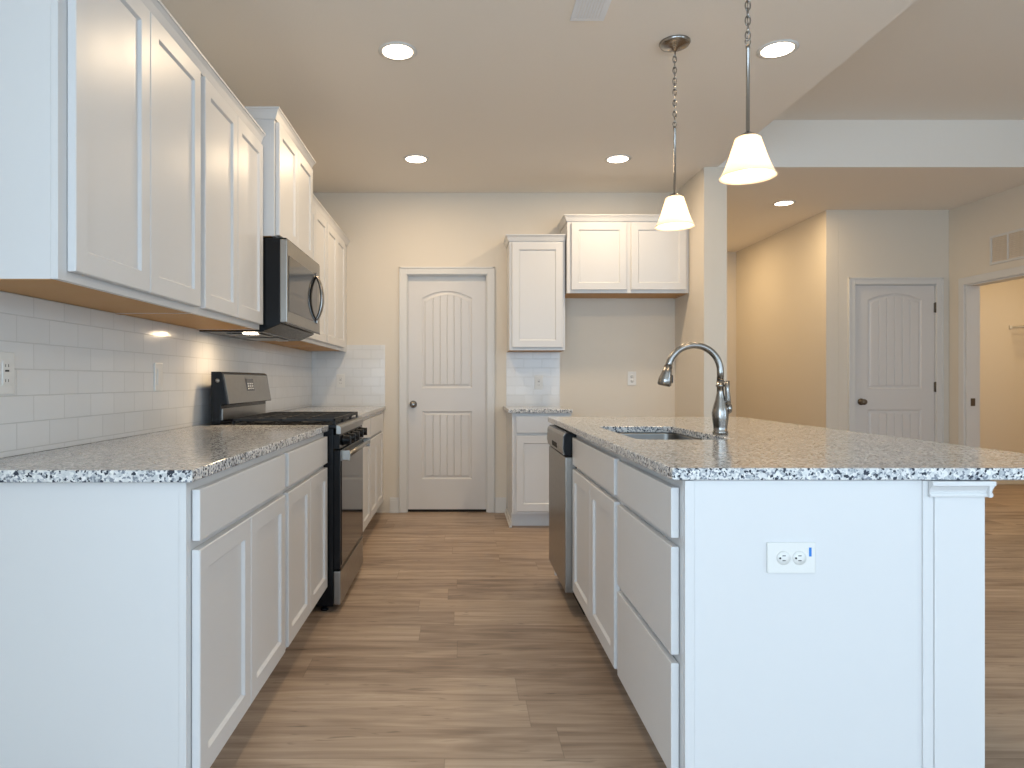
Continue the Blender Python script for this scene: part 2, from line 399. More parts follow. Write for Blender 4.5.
# pantry door
b = casing(DX0, DX1, DZ, YB, ''); struct('trim_1', b, 'trim')
d1 = B(); box(d1, DX0+.0005, DX0+.012, YB, YB+.115, .002, DZ); box(d1, DX1-.012, DX1-.0005, YB, YB+.115, .002, DZ); box(d1, DX0+.012, DX1-.012, YB, YB+.115, DZ-.012, DZ-.0005)
box(d1, DX0+.012, DX1-.012, YB+.05, YB+.07, 1.975, DZ-.012)
struct('trim_2', d1, 'trim')
dd = obj('door_1', plank_door_mesh(DX1-DX0-.028, 1.958, .035), 'door'); dd.location = (DX0+.014, YB+.03, .022); dd['kind'] = 'structure'
k = obj('door_knob', knob_mesh(), 'nickel', dd, 'brushed nickel knob'); k.location = (.045, 0, .905)
b = B(); box(b, DX0+.012, DX1-.012, YB+.028, YB+.068, .001, .0195); struct('door_gap_shade', b, 'dark')  # dark strip fills the gap below the door, standing in for its shade
# closet door
struct('trim_3', casing(CX0, CX1, CZ, YC, ''), 'trim')
d1 = B(); box(d1, CX0+.0005, CX0+.01, YC, YC+.114, .002, CZ); box(d1, CX1-.01, CX1-.0005, YC, YC+.114, .002, CZ); box(d1, CX0+.01, CX1-.01, YC, YC+.114, CZ-.01, CZ-.0005)
struct('trim_4', d1, 'trim')
dd = obj('door_2', plank_door_mesh(CX1-CX0-.026, 2.02, .035), 'door'); dd.location = (CX0+.013, YC+.004, .012); dd['kind'] = 'structure'
k = obj('door_knob', knob_mesh(), 'hinge', dd, 'dark bronze knob'); k.location = (.055, 0, .92)
for z in (1.81, 1.06, .25):
    b = B(); box(b, CX1-CX0-.032, CX1-CX0-.014, -.008, .004, z-.045, z+.045, .002); lathe(b, [(0, z-.048), (.006, z-.048), (.006, z+.048), (0, z+.048)], (CX1-CX0-.022, -.010, 0), 12)
    obj('hinge', b, 'hinge', dd, 'bronze hinge')
# doorway in the right wall: casing + jamb
b = B()
for a, c_ in ((OY0-.062, OY0+.004), (OY1-.004, OY1+.062)): box(b, XR-.018, XR, a, c_, .002, OZ+.062, .003)
box(b, XR-.018, XR, OY0, OY1, OZ-.004, OZ+.062, .003); struct('trim_5', b, 'trim')
b = B(); box(b, XR, XR+.12, OY1-.018, OY1-.0005, .002, OZ); box(b, XR, XR+.12, OY0+.0005, OY0+.018, .002, OZ); box(b, XR, XR+.12, OY0+.018, OY1-.018, OZ-.018, OZ-.0005)
struct('trim_6', b, 'trim')
b = B(); box(b, XR+.035, XR+.075, OY1-.022, OY1-.0185, .90, .97, .001); box(b, XR+.045, XR+.065, OY1-.0235, OY1-.0215, .92, .95, .0005)
tag(obj('strike_plate', b, 'hinge'), 'small bronze strike plate on the jamb of the lit doorway', 'strike plate')
# return grille over the doorway
g = thing('return_air_grille', 'tan return air grille on the right wall above the lit doorway', 'vent', (XR, 5.47, 2.258), -PI/2)
b = B(); box(b, -.36, .36, -.012, -.0005, .105, .125, .002); box(b, -.36, .36, -.012, -.0005, -.125, -.105, .002)
box(b, -.36, -.34, -.012, -.0005, -.105, .105, .002); box(b, .34, .36, -.012, -.0005, -.105, .105, .002)
for x in (-.17, 0, .17): box(b, x-.006, x+.006, -.012, -.0005, -.105, .105, .001)
obj('frame', b, 'trim', g)
b = B()
for i in range(13):
    z = -.10+i*.0165; prism(b, [(-.010, z-.004), (-.009, z-.005), (-.002, z+.008), (-.003, z+.009)], -.338, .338, 'yz')
obj('louvers', b, 'ventlouver', g)
# closet wire shelf
sh = thing('wire_shelf', 'white wire shelf on the wall of the lit room right of the closet door', 'shelf', (6.0, YK, 1.715))
b = B()
for y in (-.30, -.2, -.1, -.01): tube(b, [(0, y, 0), (1.05, y, 0)], .004, 8)
tube(b, [(0, -.30, -.03), (1.05, -.30, -.03)], .004, 8)
for i in range(43): tube(b, [(.004+i*.0247, -.005, .003), (.004+i*.0247, -.30, .003), (.004+i*.0247, -.30, -.03)], .002, 6)
obj('wire_deck', b, 'plastic', sh)
for x in (.90,):
    b = B(); tube(b, [(x, -.29, -.005), (x, -.015, -.26)], .006, 8); box(b, x-.012, x+.012, -.014, -.001, -.29, -.24, .002); obj('brace', b, 'plastic', sh)
b = B(); box(b, -.015, .012, -.02, -.001, -.02, .02, .003); obj('wall_clip', b, 'plastic', sh)

# ------------------------------------------------------------ cabinets
# local frame of a cabinet: x along its width (left to right seen from the front), y into its depth
# (face frame front at y=0, doors in front of it), z up from its origin
DT = .0205
def base_cabinet(label, loc, rz, w_, depth, spec, group, open_top=False, near_left=False, x_in=(.02, .02), drawers=None):
    t = thing('base_cabinet', label, 'cabinet', loc, rz, group)
    e = .0008; H = .883; TK = .105
    b = B()
    box(b, e, .018, .02, depth, TK, H); box(b, w_-.018, w_-e, .02, depth, TK, H); box(b, .018, w_-.018, .02, depth, TK, TK+.018)
    box(b, .018, w_-.018, depth-.006, depth, TK+.018, H)
    if not open_top: box(b, .018, w_-.018, .02, depth-.006, H-.018, H)
    box(b, e, w_-e, .002, .02, TK, H, .001)
    for sx in ((e, .018), (w_-.018, w_-e)): box(b, sx[0], sx[1], .075, depth, .001, TK)
    obj('body', b, 'cab', t)
    b = B(); box(b, .018, w_-.018, .075, .085, .001, TK-.001); obj('toe_kick', b, 'cab', t)
    x0, x1 = x_in[0], w_-x_in[1]
    if spec == 'doors':
        b = B(); box(b, x0, x1, -DT, 0, .731, .859, .003); obj('drawer_front', b, 'cab', t)
        m_ = (x0+x1)/2
        for a, c_ in ((x0, m_-.0015), (m_+.0015, x1)):
            b = B(); shaker(b, a, c_, .130, .709, -DT, DT); obj('door', b, 'cab', t)
    if spec == 'single':
        b = B(); box(b, x0, x1, -DT, 0, .731, .859, .003); obj('drawer_front', b, 'cab', t)
        b = B(); shaker(b, x0, x1, .130, .709, -DT, DT); obj('door', b, 'cab', t)
    if spec == 'drawers':
        for z0, z1 in ((.731, .859), (.436, .709), (.130, .415)):
            b = B(); box(b, x0, x1, -DT, 0, z0, z1, .003); obj('drawer_front', b, 'cab', t)
    return t
FX = -.667        # face frame plane of the left base run
Y1, Y2, Y3, Y4 = 1.63, 2.49, 3.262, 4.040
dl = FX-XL-.003
gl = 'white base cabinets along the tiled wall'
base_cabinet('white two-door base cabinet nearest the camera on the left, its blank side showing', (FX, Y1, 0), PI/2, Y2-Y1, dl, 'doors', gl, x_in=(.03, .022))
base_cabinet('white two-door base cabinet touching the near side of the gas range', (FX, Y2, 0), PI/2, Y3-Y2-.004, dl, 'doors', gl, x_in=(.022, .012))
base_cabinet('white base cabinet just beyond the gas range', (FX, Y4, 0), PI/2, .76, dl, 'doors', gl, x_in=(.012, .012))
base_cabinet('white base cabinet in the far left corner by the back wall', (FX, Y4+.762, 0), PI/2, .76, dl, 'doors', gl, x_in=(.012, .012))
b = B(); box(b, FX+.001, FX-.018, Y4+1.524, YB-.001, .105, .883); obj_ = tag(obj('filler_strip', b, 'cab'), 'narrow white filler strip between far left base cabinet and back wall', 'filler')
gr_ = 'white cabinets beside the fridge space'
SX0, SX1 = .392, .848
t = base_cabinet('small white base cabinet with one drawer, right of the pantry door', (SX0, 5.142, 0), 0, SX1-SX0, YB-5.142-.003, 'single', gr_, x_in=(.030, .022))
b = B(); box(b, -.012, 0, .0, YB-5.142-.03, .002, .045, .003); box(b, -.022, -.012, .0, YB-5.142-.03, .002, .015, .002); obj('base_trim', b, 'trim', t)
# island
IX = .551; IY0 = 1.668; IY1 = 2.298; IY2 = 3.203; DWY = 3.817
gi = 'white island cabinets'
base_cabinet('white three-drawer island cabinet at the near end', (IX, IY1, 0), -PI/2, IY1-IY0, .60, 'drawers', gi, x_in=(.022, .024))
base_cabinet('white two-door sink cabinet in the island beside the dishwasher', (IX, IY2, 0), -PI/2, IY2-IY1, .60, 'doors', gi, open_top=True, x_in=(.012, .025))
# island end panel with stiles and post
t = thing('island_end_panel', 'white end panel of the island facing the camera, carrying an outlet', 'panel', (IX, IY0, 0))
b = B(); box(b, .012, .60, -.0085, -.0015, .001, .882, .001); obj('panel', b, 'cab', t)
b = B(); box(b, .002, .026, -.014, -.0015, .001, .882, .0015); obj('stile', b, 'cab', t)
b = B(); box(b, .590, .616, -.014, -.0015, .001, .882, .0015); obj('stile', b, 'cab', t)
t = thing('island_post', 'square white post with crown block under the island overhang, near corner', 'post', (1.2335, IY0+.055, 0), 0, 'posts under the island overhang')
b = B(); box(b, -.066, .058, -.072, .062, .001, .882, .002); obj('shaft', b, 'cab', t)
def frustum(bm, hx0, hy0, hx1, hy1, z0, z1, x_min=None):
    t_ = bmesh.new()
    def lp(hx, hy, z):
        return [t_.verts.new((max(x, x_min) if x_min is not None else x, y-.005, z)) for x, y in ((-hx, -hy), (hx, -hy), (hx, hy), (-hx, hy))]
    a = lp(hx0, hy0, z0); c_ = lp(hx1, hy1, z1); ring_faces(t_, a, c_); t_.faces.new(a); t_.faces.new(c_)
    bmesh.ops.recalc_face_normals(t_, faces=t_.faces[:]); merge(bm, t_)
def crown_profile(e, sg=1): return [(e, .843), (e+sg*.006, .843), (e+sg*.007, .847), (e+sg*.006, .851), (e+sg*.003, .853), (e+sg*.005, .860), (e+sg*.011, .869), (e+sg*.013, .871), (e+sg*.016, .872), (e+sg*.016, .8825), (e, .8825)]
b = B()
prism(b, crown_profile(-.072, -1), -.081, .073, 'yz'); prism(b, crown_profile(.058), -.086, .076, 'xz'); prism(b, crown_profile(.062), -.064, .073, 'yz')
obj('crown_block', b, 'cab', t)
p2 = copy_tree(t); p2.location = (1.2335, 3.90, 0); p2['label'] = 'square white post under the far corner of the island overhang'
b = B(); box(b, 1.152, 1.164, IY0+.07, 3.80, .001, .882, .001); box(b, .555, 1.152, DWY+.01, DWY+.03, .001, .882, .001)
tag(obj('island_back_panel', b, 'cab'), 'white panel closing the seating side of the island', 'panel')

# ------------------------------------------------------------ wall cabinets
def crown_prof(): return [(0, 0), (-.006, 0), (-.010, .010), (-.017, .028), (-.025, .040), (-.029, .042), (-.029, .050), (0, .050)]
def crown(b, w_, depth, z, lret, rret, lext=0):
    """crown along the front (y decreasing) with mitred returns"""
    t = bmesh.new(); P = crown_prof()
    rows = []
    for py, pz in P:
        pts = []
        if lret: pts.append((py if lret else 0, depth, z+pz))
        pts.append(((py if lret else 0), py, z+pz))
        pts.append((w_-(py if rret else 0), py, z+pz))
        if rret: pts.append((w_-py, depth, z+pz))
        rows.append([t.verts.new(p) for p in pts])
    n = len(rows)
    for i in range(n-1):
        a, c_ = rows[i], rows[i+1]
        for k in range(len(a)-1): t.faces.new((a[k], a[k+1], c_[k+1], c_[k]))
    # closing faces: top back to the body
    t.faces.new([r[0] for r in rows]); t.faces.new([r[-1] for r in rows][::-1])
    bmesh.ops.recalc_face_normals(t, faces=t.faces[:]); merge(b, t)
    box(b, .0005, w_-.0005, .001, depth, z+.046, z+.0495)
def wall_cabinet(label, loc, rz, w_, depth, z0, z1, x_in, group, ndoor=2, lret=False, rret=False, gap=.0015, top_in=.012, bot_in=.024):
    t = thing('wall_cabinet', label, 'cabinet', loc, rz, group); e = .0008
    b = B(); box(b, e, .016, .02, depth, z0, z1); box(b, w_-.016, w_-e, .02, depth, z0, z1); box(b, .016, w_-.016, .02, depth, z1-.016, z1)
    box(b, .0165, w_-.0165, depth-.006, depth, z0+.02, z1-.016); box(b, e, w_-e, .002, .02, z0, z1, .001); obj('body', b, 'cab', t)
    b = B(); box(b, .0165, w_-.0165, .0205, depth-.0065, z0+.0015, z0+.012)
    for a, c_ in ((e, .0163), (w_-.0163, w_-e)): box(b, a, c_, .0205, depth-.001, z0-.0015, z0-.0001)
    obj('underside', b, 'ply', t, 'bare tan wood underside')
    b = B(); crown(b, w_, depth, z1-.002, lret, rret); obj('crown', b, 'cab', t)
    x0, x1 = x_in[0], w_-x_in[1]; ww = (x1-x0)/ndoor
    for i in range(ndoor):
        b = B(); shaker(b, x0+i*ww+(gap if i else 0), x0+(i+1)*ww-(gap if i < ndoor-1 else 0), z0+bot_in, z1-top_in, -DT, DT); obj('door', b, 'cab', t)
    return t
UX = -.979; du = UX-XL-.003; ZU0, ZU1 = 1.377, 2.282
gu = 'white wall cabinets over the tiled counter'
wall_cabinet('white wall cabinet nearest the camera, top left, its blank side showing', (UX, Y1, 0), PI/2, Y2-Y1, du, ZU0, ZU1, (.037, .02), gu, lret=True)
wall_cabinet('white two-door wall cabinet left of the microwave', (UX, Y2, 0), PI/2, Y3-Y2-.004, du, ZU0, ZU1, (.022, .012), gu)
MX = -.907
wall_cabinet('short raised white cabinet above the microwave', (MX, Y3, 0), PI/2, .766, MX-XL-.003, 1.835, 2.405, (.016, .016), gu, lret=True, rret=True, bot_in=.006)
wall_cabinet('white wall cabinet just beyond the microwave', (UX, Y4, 0), PI/2, .76, du, ZU0, ZU1, (.012, .012), gu)
wall_cabinet('white wall cabinet in the far left corner above the counter', (UX, Y4+.762, 0), PI/2, .76, du, ZU0, ZU1, (.012, .012), gu)
b = B(); box(b, UX-.018, UX-.001, Y4+1.524, YB-.001, ZU0, ZU1); prism(b, [(UX-p[0], ZU1-.002+p[1]) for p in crown_prof()], Y4+1.5235, YB-.001, 'xz')
tag(obj('filler_strip', b, 'cab'), 'narrow white filler strip between far wall cabinet and back wall', 'filler')
wall_cabinet('narrow single-door white wall cabinet right of the pantry door', (SX0, 5.441, 0), 0, SX1-SX0-.002, YB-5.441-.003, ZU0, 2.266, (.022, .022), gr_, ndoor=1, lret=True, top_in=.018)
wall_cabinet('wide white two-door cabinet over the empty fridge space', (.853, 5.385, 0), 0, XS0-.853-.003, YB-5.385-.003, 1.835, 2.412, (.033, .026), gr_, lret=True, gap=.018, top_in=.016)

# ------------------------------------------------------------ countertops
CT0, CT1 = .884, .914
def slab(name, label, x0, x1, y0, y1, hole=None):
    t = bmesh.new()
    o_ = [(x0, y0), (x1, y0), (x1, y1), (x0, y1)]
    tops, bots = [], []
    loops = [o_] + ([hole] if hole else [])
    for lp in loops:
        a = [t.verts.new((x, y, CT0)) for x, y in lp]; c_ = [t.verts.new((x, y, CT1)) for x, y in lp]
        ring_faces(t, a, c_); bots.append(a); tops.append(c_)
    if hole: fill_holes(t, tops[0], tops[1:]); fill_holes(t, bots[0], bots[1:])
    else: t.faces.new(tops[0]); t.faces.new(bots[0])
    bmesh.ops.recalc_face_normals(t, faces=t.faces[:])
    b = B(); merge(b, t)
    return tag(obj(name, b, 'granite', bevel=.004), label, 'countertop')
slab('countertop', 'speckled grey granite countertop on the near left base cabinets', XL+.002, -.645, 1.606, Y3-.003)
slab('countertop', 'speckled granite countertop beyond the gas range, reaching the back wall', XL+.002, -.645, Y4, YB-.002)
slab('countertop', 'short granite countertop on the small cabinet right of the pantry door', .360, .850, 5.100, YB-.002)
def rrect(x0, x1, y0, y1, r, n=6):
    out = []
    for cx, cy, a0 in ((x0+r, y0+r, PI), (x1-r, y0+r, 1.5*PI), (x1-r, y1-r, 0), (x0+r, y1-r, .5*PI)):
        for k_ in range(n+1):
            a = a0+k_/n*PI/2; out.append((cx+r*math.cos(a), cy+r*math.sin(a)))
    return out
HX0, HX1, HY0, HY1 = .645, 1.0, 2.45, 3.17
slab('island_countertop', 'large speckled granite island top with the sink cut into it', .519, 1.67, 1.646, 4.01, rrect(HX0, HX1, HY0, HY1, .05))
# sink
t = bmesh.new(); loops = []
for ins, z, r in ((-.022, .882, .06), (-.004, .882, .05), (-.004, .875, .05), (.002, .74, .05), (.012, .705, .05), (.04, .690, .05), (.10, .686, .04)):
    loops.append([t.verts.new((x, y, z)) for x, y in rrect(HX0+ins, HX1-ins, HY0+ins, HY1-ins, r)])
for a, c_ in zip(loops, loops[1:]): ring_faces(t, a, c_)
t.faces.new(loops[-1])
for f in t.faces: f.smooth = True
b = B(); merge(b, t)
t = thing('kitchen_sink', 'stainless undermount sink in the island top beside the faucet', 'sink', (0, 0, 0))
s_ = obj('basin', b, 'steel', t); md = s_.modifiers.new('solid', 'SOLIDIFY'); md.thickness = .0015; md.offset = -1
b = B(); lathe(b, [(0, .692), (.03, .690), (.042, .692), (.044, .6885), (0, .6875)], (.82, 2.81, 0), 24); obj('drain', b, 'nickel', t)
# faucet
fx, fy = 1.045, 2.70
t = thing('kitchen_faucet', 'brushed nickel gooseneck pull-down faucet beside the sink', 'faucet', (fx, fy, CT1))
b = B(); lathe(b, [(0, .0005), (.030, .0005), (.030, .010), (.026, .016), (.027, .030), (.031, .060), (.033, .085), (.028, .110), (.019, .140), (.0145, .165), (.0135, .190), (.0175, .192), (.0175, .198), (.0145, .200), (.0145, .215), (0, .215)], seg=28); obj('body', b, 'nickel', t)
pts = [(0, 0, .213)]; R_ = .106; cz = .252
for i in range(25):
    a = PI*i/24*.94; pts.append((-R_+R_*math.cos(a), 0, cz+R_*math.sin(a)))
b = B(); tube(b, pts, .0135, 16); obj('spout', b, 'nickel', t)
ex, ez = pts[-1][0], pts[-1][2]
b = B(); d = Vector((-.22, 0, -1)).normalized()
P = [Vector((ex, 0, ez))+d*s for s in (-.004, .012, .014, .025, .052, .074, .079)]
tube(b, P, [.0165, .0165, .0185, .020, .027, .0275, .022], 20); obj('spray_head', b, 'nickel', t)
b = B(); box(b, ex-.001, ex+.018, -.008, .008, ez-.066, ez-.034, .003); obj('spray_button', b, 'black', t)
b = B(); tube(b, [(.004, 0, .098), (.024, 0, .104)], [.020, .025], 18); lathe(b, [(0, -.001), (.021, 0), (.0245, .009), (.020, .018), (0, .020)], (.022, 0, .104), 20, 'x')
tube(b, [(.026, -.006, .110), (.025, -.014, .140), (.021, -.018, .175), (.019, -.020, .215)], [.014, .011, .009, .010], 14)
obj('handle', b, 'nickel', t)

# ------------------------------------------------------------ backsplashes
b = B(); box(b, XL+.0005, XL+.0085, .6, YB-.002, CT1+.001, ZU0-.0005); box(b, XL+.0005, XL+.0085, Y3, Y3+.77, ZU0-.0005, 1.834)
tag(obj('tile_backsplash', b, 'tile_y'), 'glossy white subway tile backsplash on the left wall', 'backsplash')
b = B(); box(b, XL+.009, -.652, YB-.0085, YB-.0005, CT1+.001, 1.436)
tag(obj('tile_backsplash', b, 'tile_x'), 'white subway tile return on the back wall left of the pantry door', 'backsplash')
b = B(); box(b, .388, .845, YB-.0085, YB-.0005, CT1+.001, ZU0-.0005)
tag(obj('tile_backsplash', b, 'tile_x'), 'small white tile backsplash under the narrow wall cabinet', 'backsplash')

# ------------------------------------------------------------ gas range (local: x width from near side, y depth, front body at y=0)
RX = -.622; RW = .758
t = thing('gas_range', 'stainless and black gas range between the left base cabinets', 'stove', (RX, Y3+.001, 0), PI/2)
RD = .597
b = B(); box(b, .001, RW, .0, RD, .03, .896, .003); obj('body', b, 'black', t)
for x in (.04, RW-.04):
    for y in (.05, RD-.05): b = B(); lathe(b, [(0, .001), (.02, .001), (.02, .01), (.01, .012), (.01, .031), (0, .031)], (x, y, 0), 14); obj('foot', b, 'black', t)
b = B(); box(b, .001, RW, -.012, RD-.058, .8965, .916, .004); obj('cooktop', b, 'black', t)
b = B(); prism(b, [(-.035, .868), (-.036, .900), (-.028, .910), (-.0125, .912), (-.0125, .868)], .004, RW-.003, 'yz', .002); obj('front_rail', b, 'steel', t, 'stainless front rail')
b = B(); prism(b, [(-.030, .795), (-.030, .866), (-.001, .866), (-.001, .795)], .004, RW-.003, 'yz', .002); cp = obj('control_panel', b, 'black', t)
for i in range(5):
    x = .09+i*.145; b = B(); lathe(b, [(0, -.0305), (.027, -.0305), (.027, -.036), (.024, -.038), (.022, -.063), (.019, -.067), (0, -.067)], (x, 0, .832), 24, 'y'); box(b, x-.005, x+.005, -.071, -.045, .810, .854, .002)
    obj('knob', b, 'black', cp)
b = B(); box(b, .004, RW-.003, -.034, -.001, .205, .790, .004); dr = obj('oven_door', b, 'black', t)
b = B(); box(b, .030, RW-.030, -.037, -.0345, .225, .735, .001); obj('window', b, 'blackglass', dr)
b = B(); box(b, .006, RW-.005, -.038, -.0345, .738, .788, .001); obj('door_trim', b, 'steel', dr, 'stainless band at the top of the oven door')
b = B(); tube(b, [(.018, -.068, .765), (RW-.018, -.068, .765)], .0125, 16)
for x in (.012, RW-.036): box(b, x, x+.024, -.078, -.038, .738, .790, .004)
obj('handle', b, 'steel', dr)
b = B(); box(b, .004, RW-.003, -.034, -.001, .036, .198, .004); obj('storage_drawer', b, 'steel', t, 'stainless storage drawer')
# grates
for gx0 in (.02, .262, .504):
    b = B(); gx1 = gx0+.236; gy0, gy1 = -.006, .50; z0, z1 = .930, .945
    for a, c_, d, e in ((gx0, gx1, gy0, gy0+.012), (gx0, gx1, gy1-.012, gy1), (gx0, gx0+.012, gy0, gy1), (gx1-.012, gx1, gy0, gy1), (gx0, gx1, .254, .266)):
        box(b, a, c_, d, e, z0, z1, .002)
    for k_ in (1,): x = gx0+.236/2; box(b, x-.005, x+.005, gy0, gy1, z0+.002, z1, .002)
    for cy in (.14, .38): box(b, gx0, gx1, cy-.005, cy+.005, z0+.002, z1, .002)
    for x in (gx0+.006, gx1-.006):
        for y in (gy0+.006, gy1-.006): box(b, x-.006, x+.006, y-.006, y+.006, .9165, z0+.001)
    obj('grate', b, 'iron', t)
for cx_, cy in ((.14, .14), (.14, .38), (.38, .26), (.622, .14), (.622, .38)):
    b = B(); lathe(b, [(0, .9165), (.048, .9165), (.048, .922), (.034, .923), (.034, .929), (0, .9295)], (cx_, cy, 0), 24); obj('burner', b, 'iron', t)
# backguard
b = B()
gp = [(.515, 1.012), (.542, 1.166), (.556, 1.174), (.597, 1.174), (.597, .9165), (.553, .9165), (.548, 1.010)]
prism(b, gp, .003, RW-.003, 'yz', .003); bg = obj('backguard', b, 'black', t)
b = B(); prism(b, [(.5136, 1.016), (.5396, 1.160), (.5416, 1.160), (.5156, 1.016)], .022, RW-.016, 'yz'); obj('fascia', b, 'steel', bg, 'stainless fascia')
b = B(); prism(b, [(.5226, 1.075), (.5326, 1.140), (.5340, 1.140), (.5250, 1.075)], .335, .455, 'yz'); obj('clock_display', b, 'display', bg)
b = B()
for i in range(3):
    for j in range(3): z = 1.084+j*.013; yy = .5226+(z-1.075)*.154-.0012; box(b, .350+i*.035, .368+i*.035, yy, yy+.002, z, z+.007)
obj('keypad', b, 'plastic', bg)
b = B(); box(b, .018, RW-.014, .546, .5525, .935, .992, .002); obj('riser_trim', b, 'steel', bg, 'stainless riser strip')
b = B(); lathe(b, [(0, -.001), (.010, -.001), (.010, .002), (0, .002)], (.002, .565, 1.13), 16, 'x'); obj('screw_cap', b, 'steel', bg)

# ------------------------------------------------------------ microwave
t = thing('microwave', 'stainless over-the-range microwave under the raised cabinet', 'microwave', (-.847, Y3+.002, 0), PI/2)
MW = .756; MD = -.847-XL-.010
b = B(); prism(b, [(.036, 1.405), (.036, 1.826), (MD, 1.826), (MD, 1.368), (.12, 1.368)], .0, MW, 'yz', .002); obj('body', b, 'black', t)
b = B(); box(b, .0, MW, .0, .0355, 1.414, 1.820, .004); md_ = obj('door', b, 'steel', t)
b = B(); box(b, .0, MW, .004, .0355, 1.8205, 1.826, .001); obj('top_vent', b, 'black', t)
b = B(); box(b, .030, MW-.075, -.0022, -.0002, 1.470, 1.745, .0008); obj('window', b, 'blackglass', md_, 'dark glass window')
b = B(); box(b, .0, MW, -.001, .0005, 1.405, 1.4135); obj('bottom_lip', b, 'black', t)
b = B(); pts = []; 
for i in range(21):
    s = -1+i/10; pts.append((MW-.115, -.006-.040*(1-s*s)**.8 if abs(s) < 1 else -.004, 1.610+.135*s))
t2 = bmesh.new()
prev = None
for i, p in enumerate(pts):
    s = -1+i/10; wd = .013+.010*(1-s*s)
    cur = [t2.verts.new(q) for q in ((p[0]-wd, p[1], p[2]), (p[0]+wd, p[1], p[2]), (p[0]+wd, p[1]+.015, p[2]), (p[0]-wd, p[1]+.015, p[2]))]
    if prev:
        for k_ in range(4): t2.faces.new((prev[k_], prev[(k_+1) % 4], cur[(k_+1) % 4], cur[k_]))
    else: t2.faces.new(cur)
    prev = cur
t2.faces.new(prev); bmesh.ops.recalc_face_normals(t2, faces=t2.faces[:])
for f in t2.faces: f.smooth = True
merge(b, t2)
for zz in (1.475, 1.745): box(b, MW-.126, MW-.104, -.012, -.001, zz-.012, zz+.012, .003)
obj('handle', b, 'nickel', md_, 'bowed bar handle')
for x in (.11, MW-.33): b = B(); box(b, x, x+.22, .16, .34, 1.3625, 1.3655, .0008); obj('grease_filter', b, 'steel', t)
for x in (.09, MW-.09):
    b = B(); box(b, x-.035, x+.035, .175, .235, 1.3622, 1.3655, .0008); obj('lamp_lens', b, 'lens' if x < .1 else 'vent', t, 'lit cooktop lamp' if x < .1 else None)
light('microwave_lamp', 'AREA', (-.847-.205, Y3+.092, 1.3615), 2.2, (1, .74, .46), shape='RECTANGLE', size=.06, size_y=.05)

# ------------------------------------------------------------ dishwasher (faces -X)
t = thing('dishwasher', 'stainless dishwasher with black-capped control panel at the far end of the island', 'dishwasher', (.552, DWY, 0), -PI/2)
W_ = DWY-IY2-.004
b = B(); box(b, .004, W_, .0, .57, .09, .878, .002); obj('body', b, 'black', t)
b = B(); box(b, .006, W_-.001, -.052, -.0005, .112, .762, .004); obj('door', b, 'steel', t)
b = B(); prism(b, [(-.030, .7635), (-.056, .772), (-.062, .800), (-.060, .862), (-.048, .879), (-.0005, .879), (-.0005, .7635)], .004, W_, 'yz', .003); cpn = obj('control_panel', b, 'black', t)
b = B(); prism(b, [(-.0575, .772), (-.0635, .800), (-.0615, .862), (-.052, .876), (-.048, .874), (-.059, .860), (-.061, .801), (-.055, .773)], .016, W_-.012, 'yz'); obj('fascia', b, 'steel', cpn, 'stainless fascia')
b = B(); prism(b, [(-.0625, .786), (-.0642, .800), (-.0638, .812), (-.060, .812), (-.060, .786)], .22, .40, 'yz'); obj('latch_slot', b, 'dark', cpn)
b = B(); box(b, .02, W_-.02, .04, .05, .002, .088); obj('toe_kick', b, 'dark', t)
b = B(); box(b, .10, .125, -.035, .0, .055, .085, .004); obj('leveling_foot', b, 'plastic', t, 'small white foot')

# ------------------------------------------------------------ outlets and switches (front towards -Y before rotation)
def plate(label, loc, rz, kind, w_=.072, h=.118, name='wall_outlet', group='wall plates', horiz=False):
    t = thing(name, label, 'outlet' if kind != 'switch' else 'switch', loc, rz, group)
    if horiz: w_, h = h, w_
    b = B(); box(b, -w_/2, w_/2, -.0055, -.0002, -h/2, h/2, .002); obj('cover_plate', b, 'plastic', t)
    if kind in ('duplex',):
        for s in (-1, 1):
            cx_, cz_ = (s*.0195, 0) if horiz else (0, s*.0195)
            b = B(); lathe(b, [(0, -.0056), (.0172, -.0056), (.0165, -.0075), (0, -.0076)], (cx_, 0, cz_), 24, 'y'); so = obj('socket', b, 'plastic', t)
            for q in (-1, 1):
                b = B()
                if horiz: box(b, cx_-.004, cx_+.004, -.0080, -.0070, cz_+q*.006-.001, cz_+q*.006+.001)
                else: box(b, cx_+q*.006-.001, cx_+q*.006+.001, -.0080, -.0070, cz_-.001, cz_+.007)
                obj('slot', b, 'slot', so)
            b = B(); lathe(b, [(0, -.0070), (.0026, -.0070), (.0026, -.0080), (0, -.0080)], (cx_-(.0095 if horiz else 0), 0, cz_-(0 if horiz else .0085)), 10, 'y')
            obj('ground_hole', b, 'slot', so)
    if kind in ('gfci', 'switch'):
        b = B(); box(b, -.0165, .0165, -.0080, -.0056, -.0335, .0335, .001); r = obj('insert' if kind == 'gfci' else 'rocker', b, 'plastic', t)
        if kind == 'gfci':
            for zc in (-.021, .021):
                for q in (-1, 1): b = B(); box(b, q*.006-.001, q*.006+.001, -.0085, -.0078, zc-.004, zc+.004); obj('slot', b, 'slot', r)
            b = B(); box(b, -.008, .008, -.0088, -.0078, .004, .009); obj('test_button', b, 'slot', r)
    return t
TX = XL+.0087
plate('white outlet on the left tile wall at the picture edge', (TX, 1.872, 1.150), PI/2, 'gfci')
plate('white rocker switch on the tile between near counter end and range', (TX, 2.82, 1.145), PI/2, 'switch', name='wall_switch')
plate('white outlet on back wall tile in the left corner', (-1.03, YB-.0087, 1.13), 0, 'gfci')
plate('white outlet on the small backsplash under narrow wall cabinet', (.665, YB-.0087, 1.115), 0, 'gfci')
plate('white outlet on the bare wall of the fridge space', (1.465, YB, 1.15), 0, 'duplex')
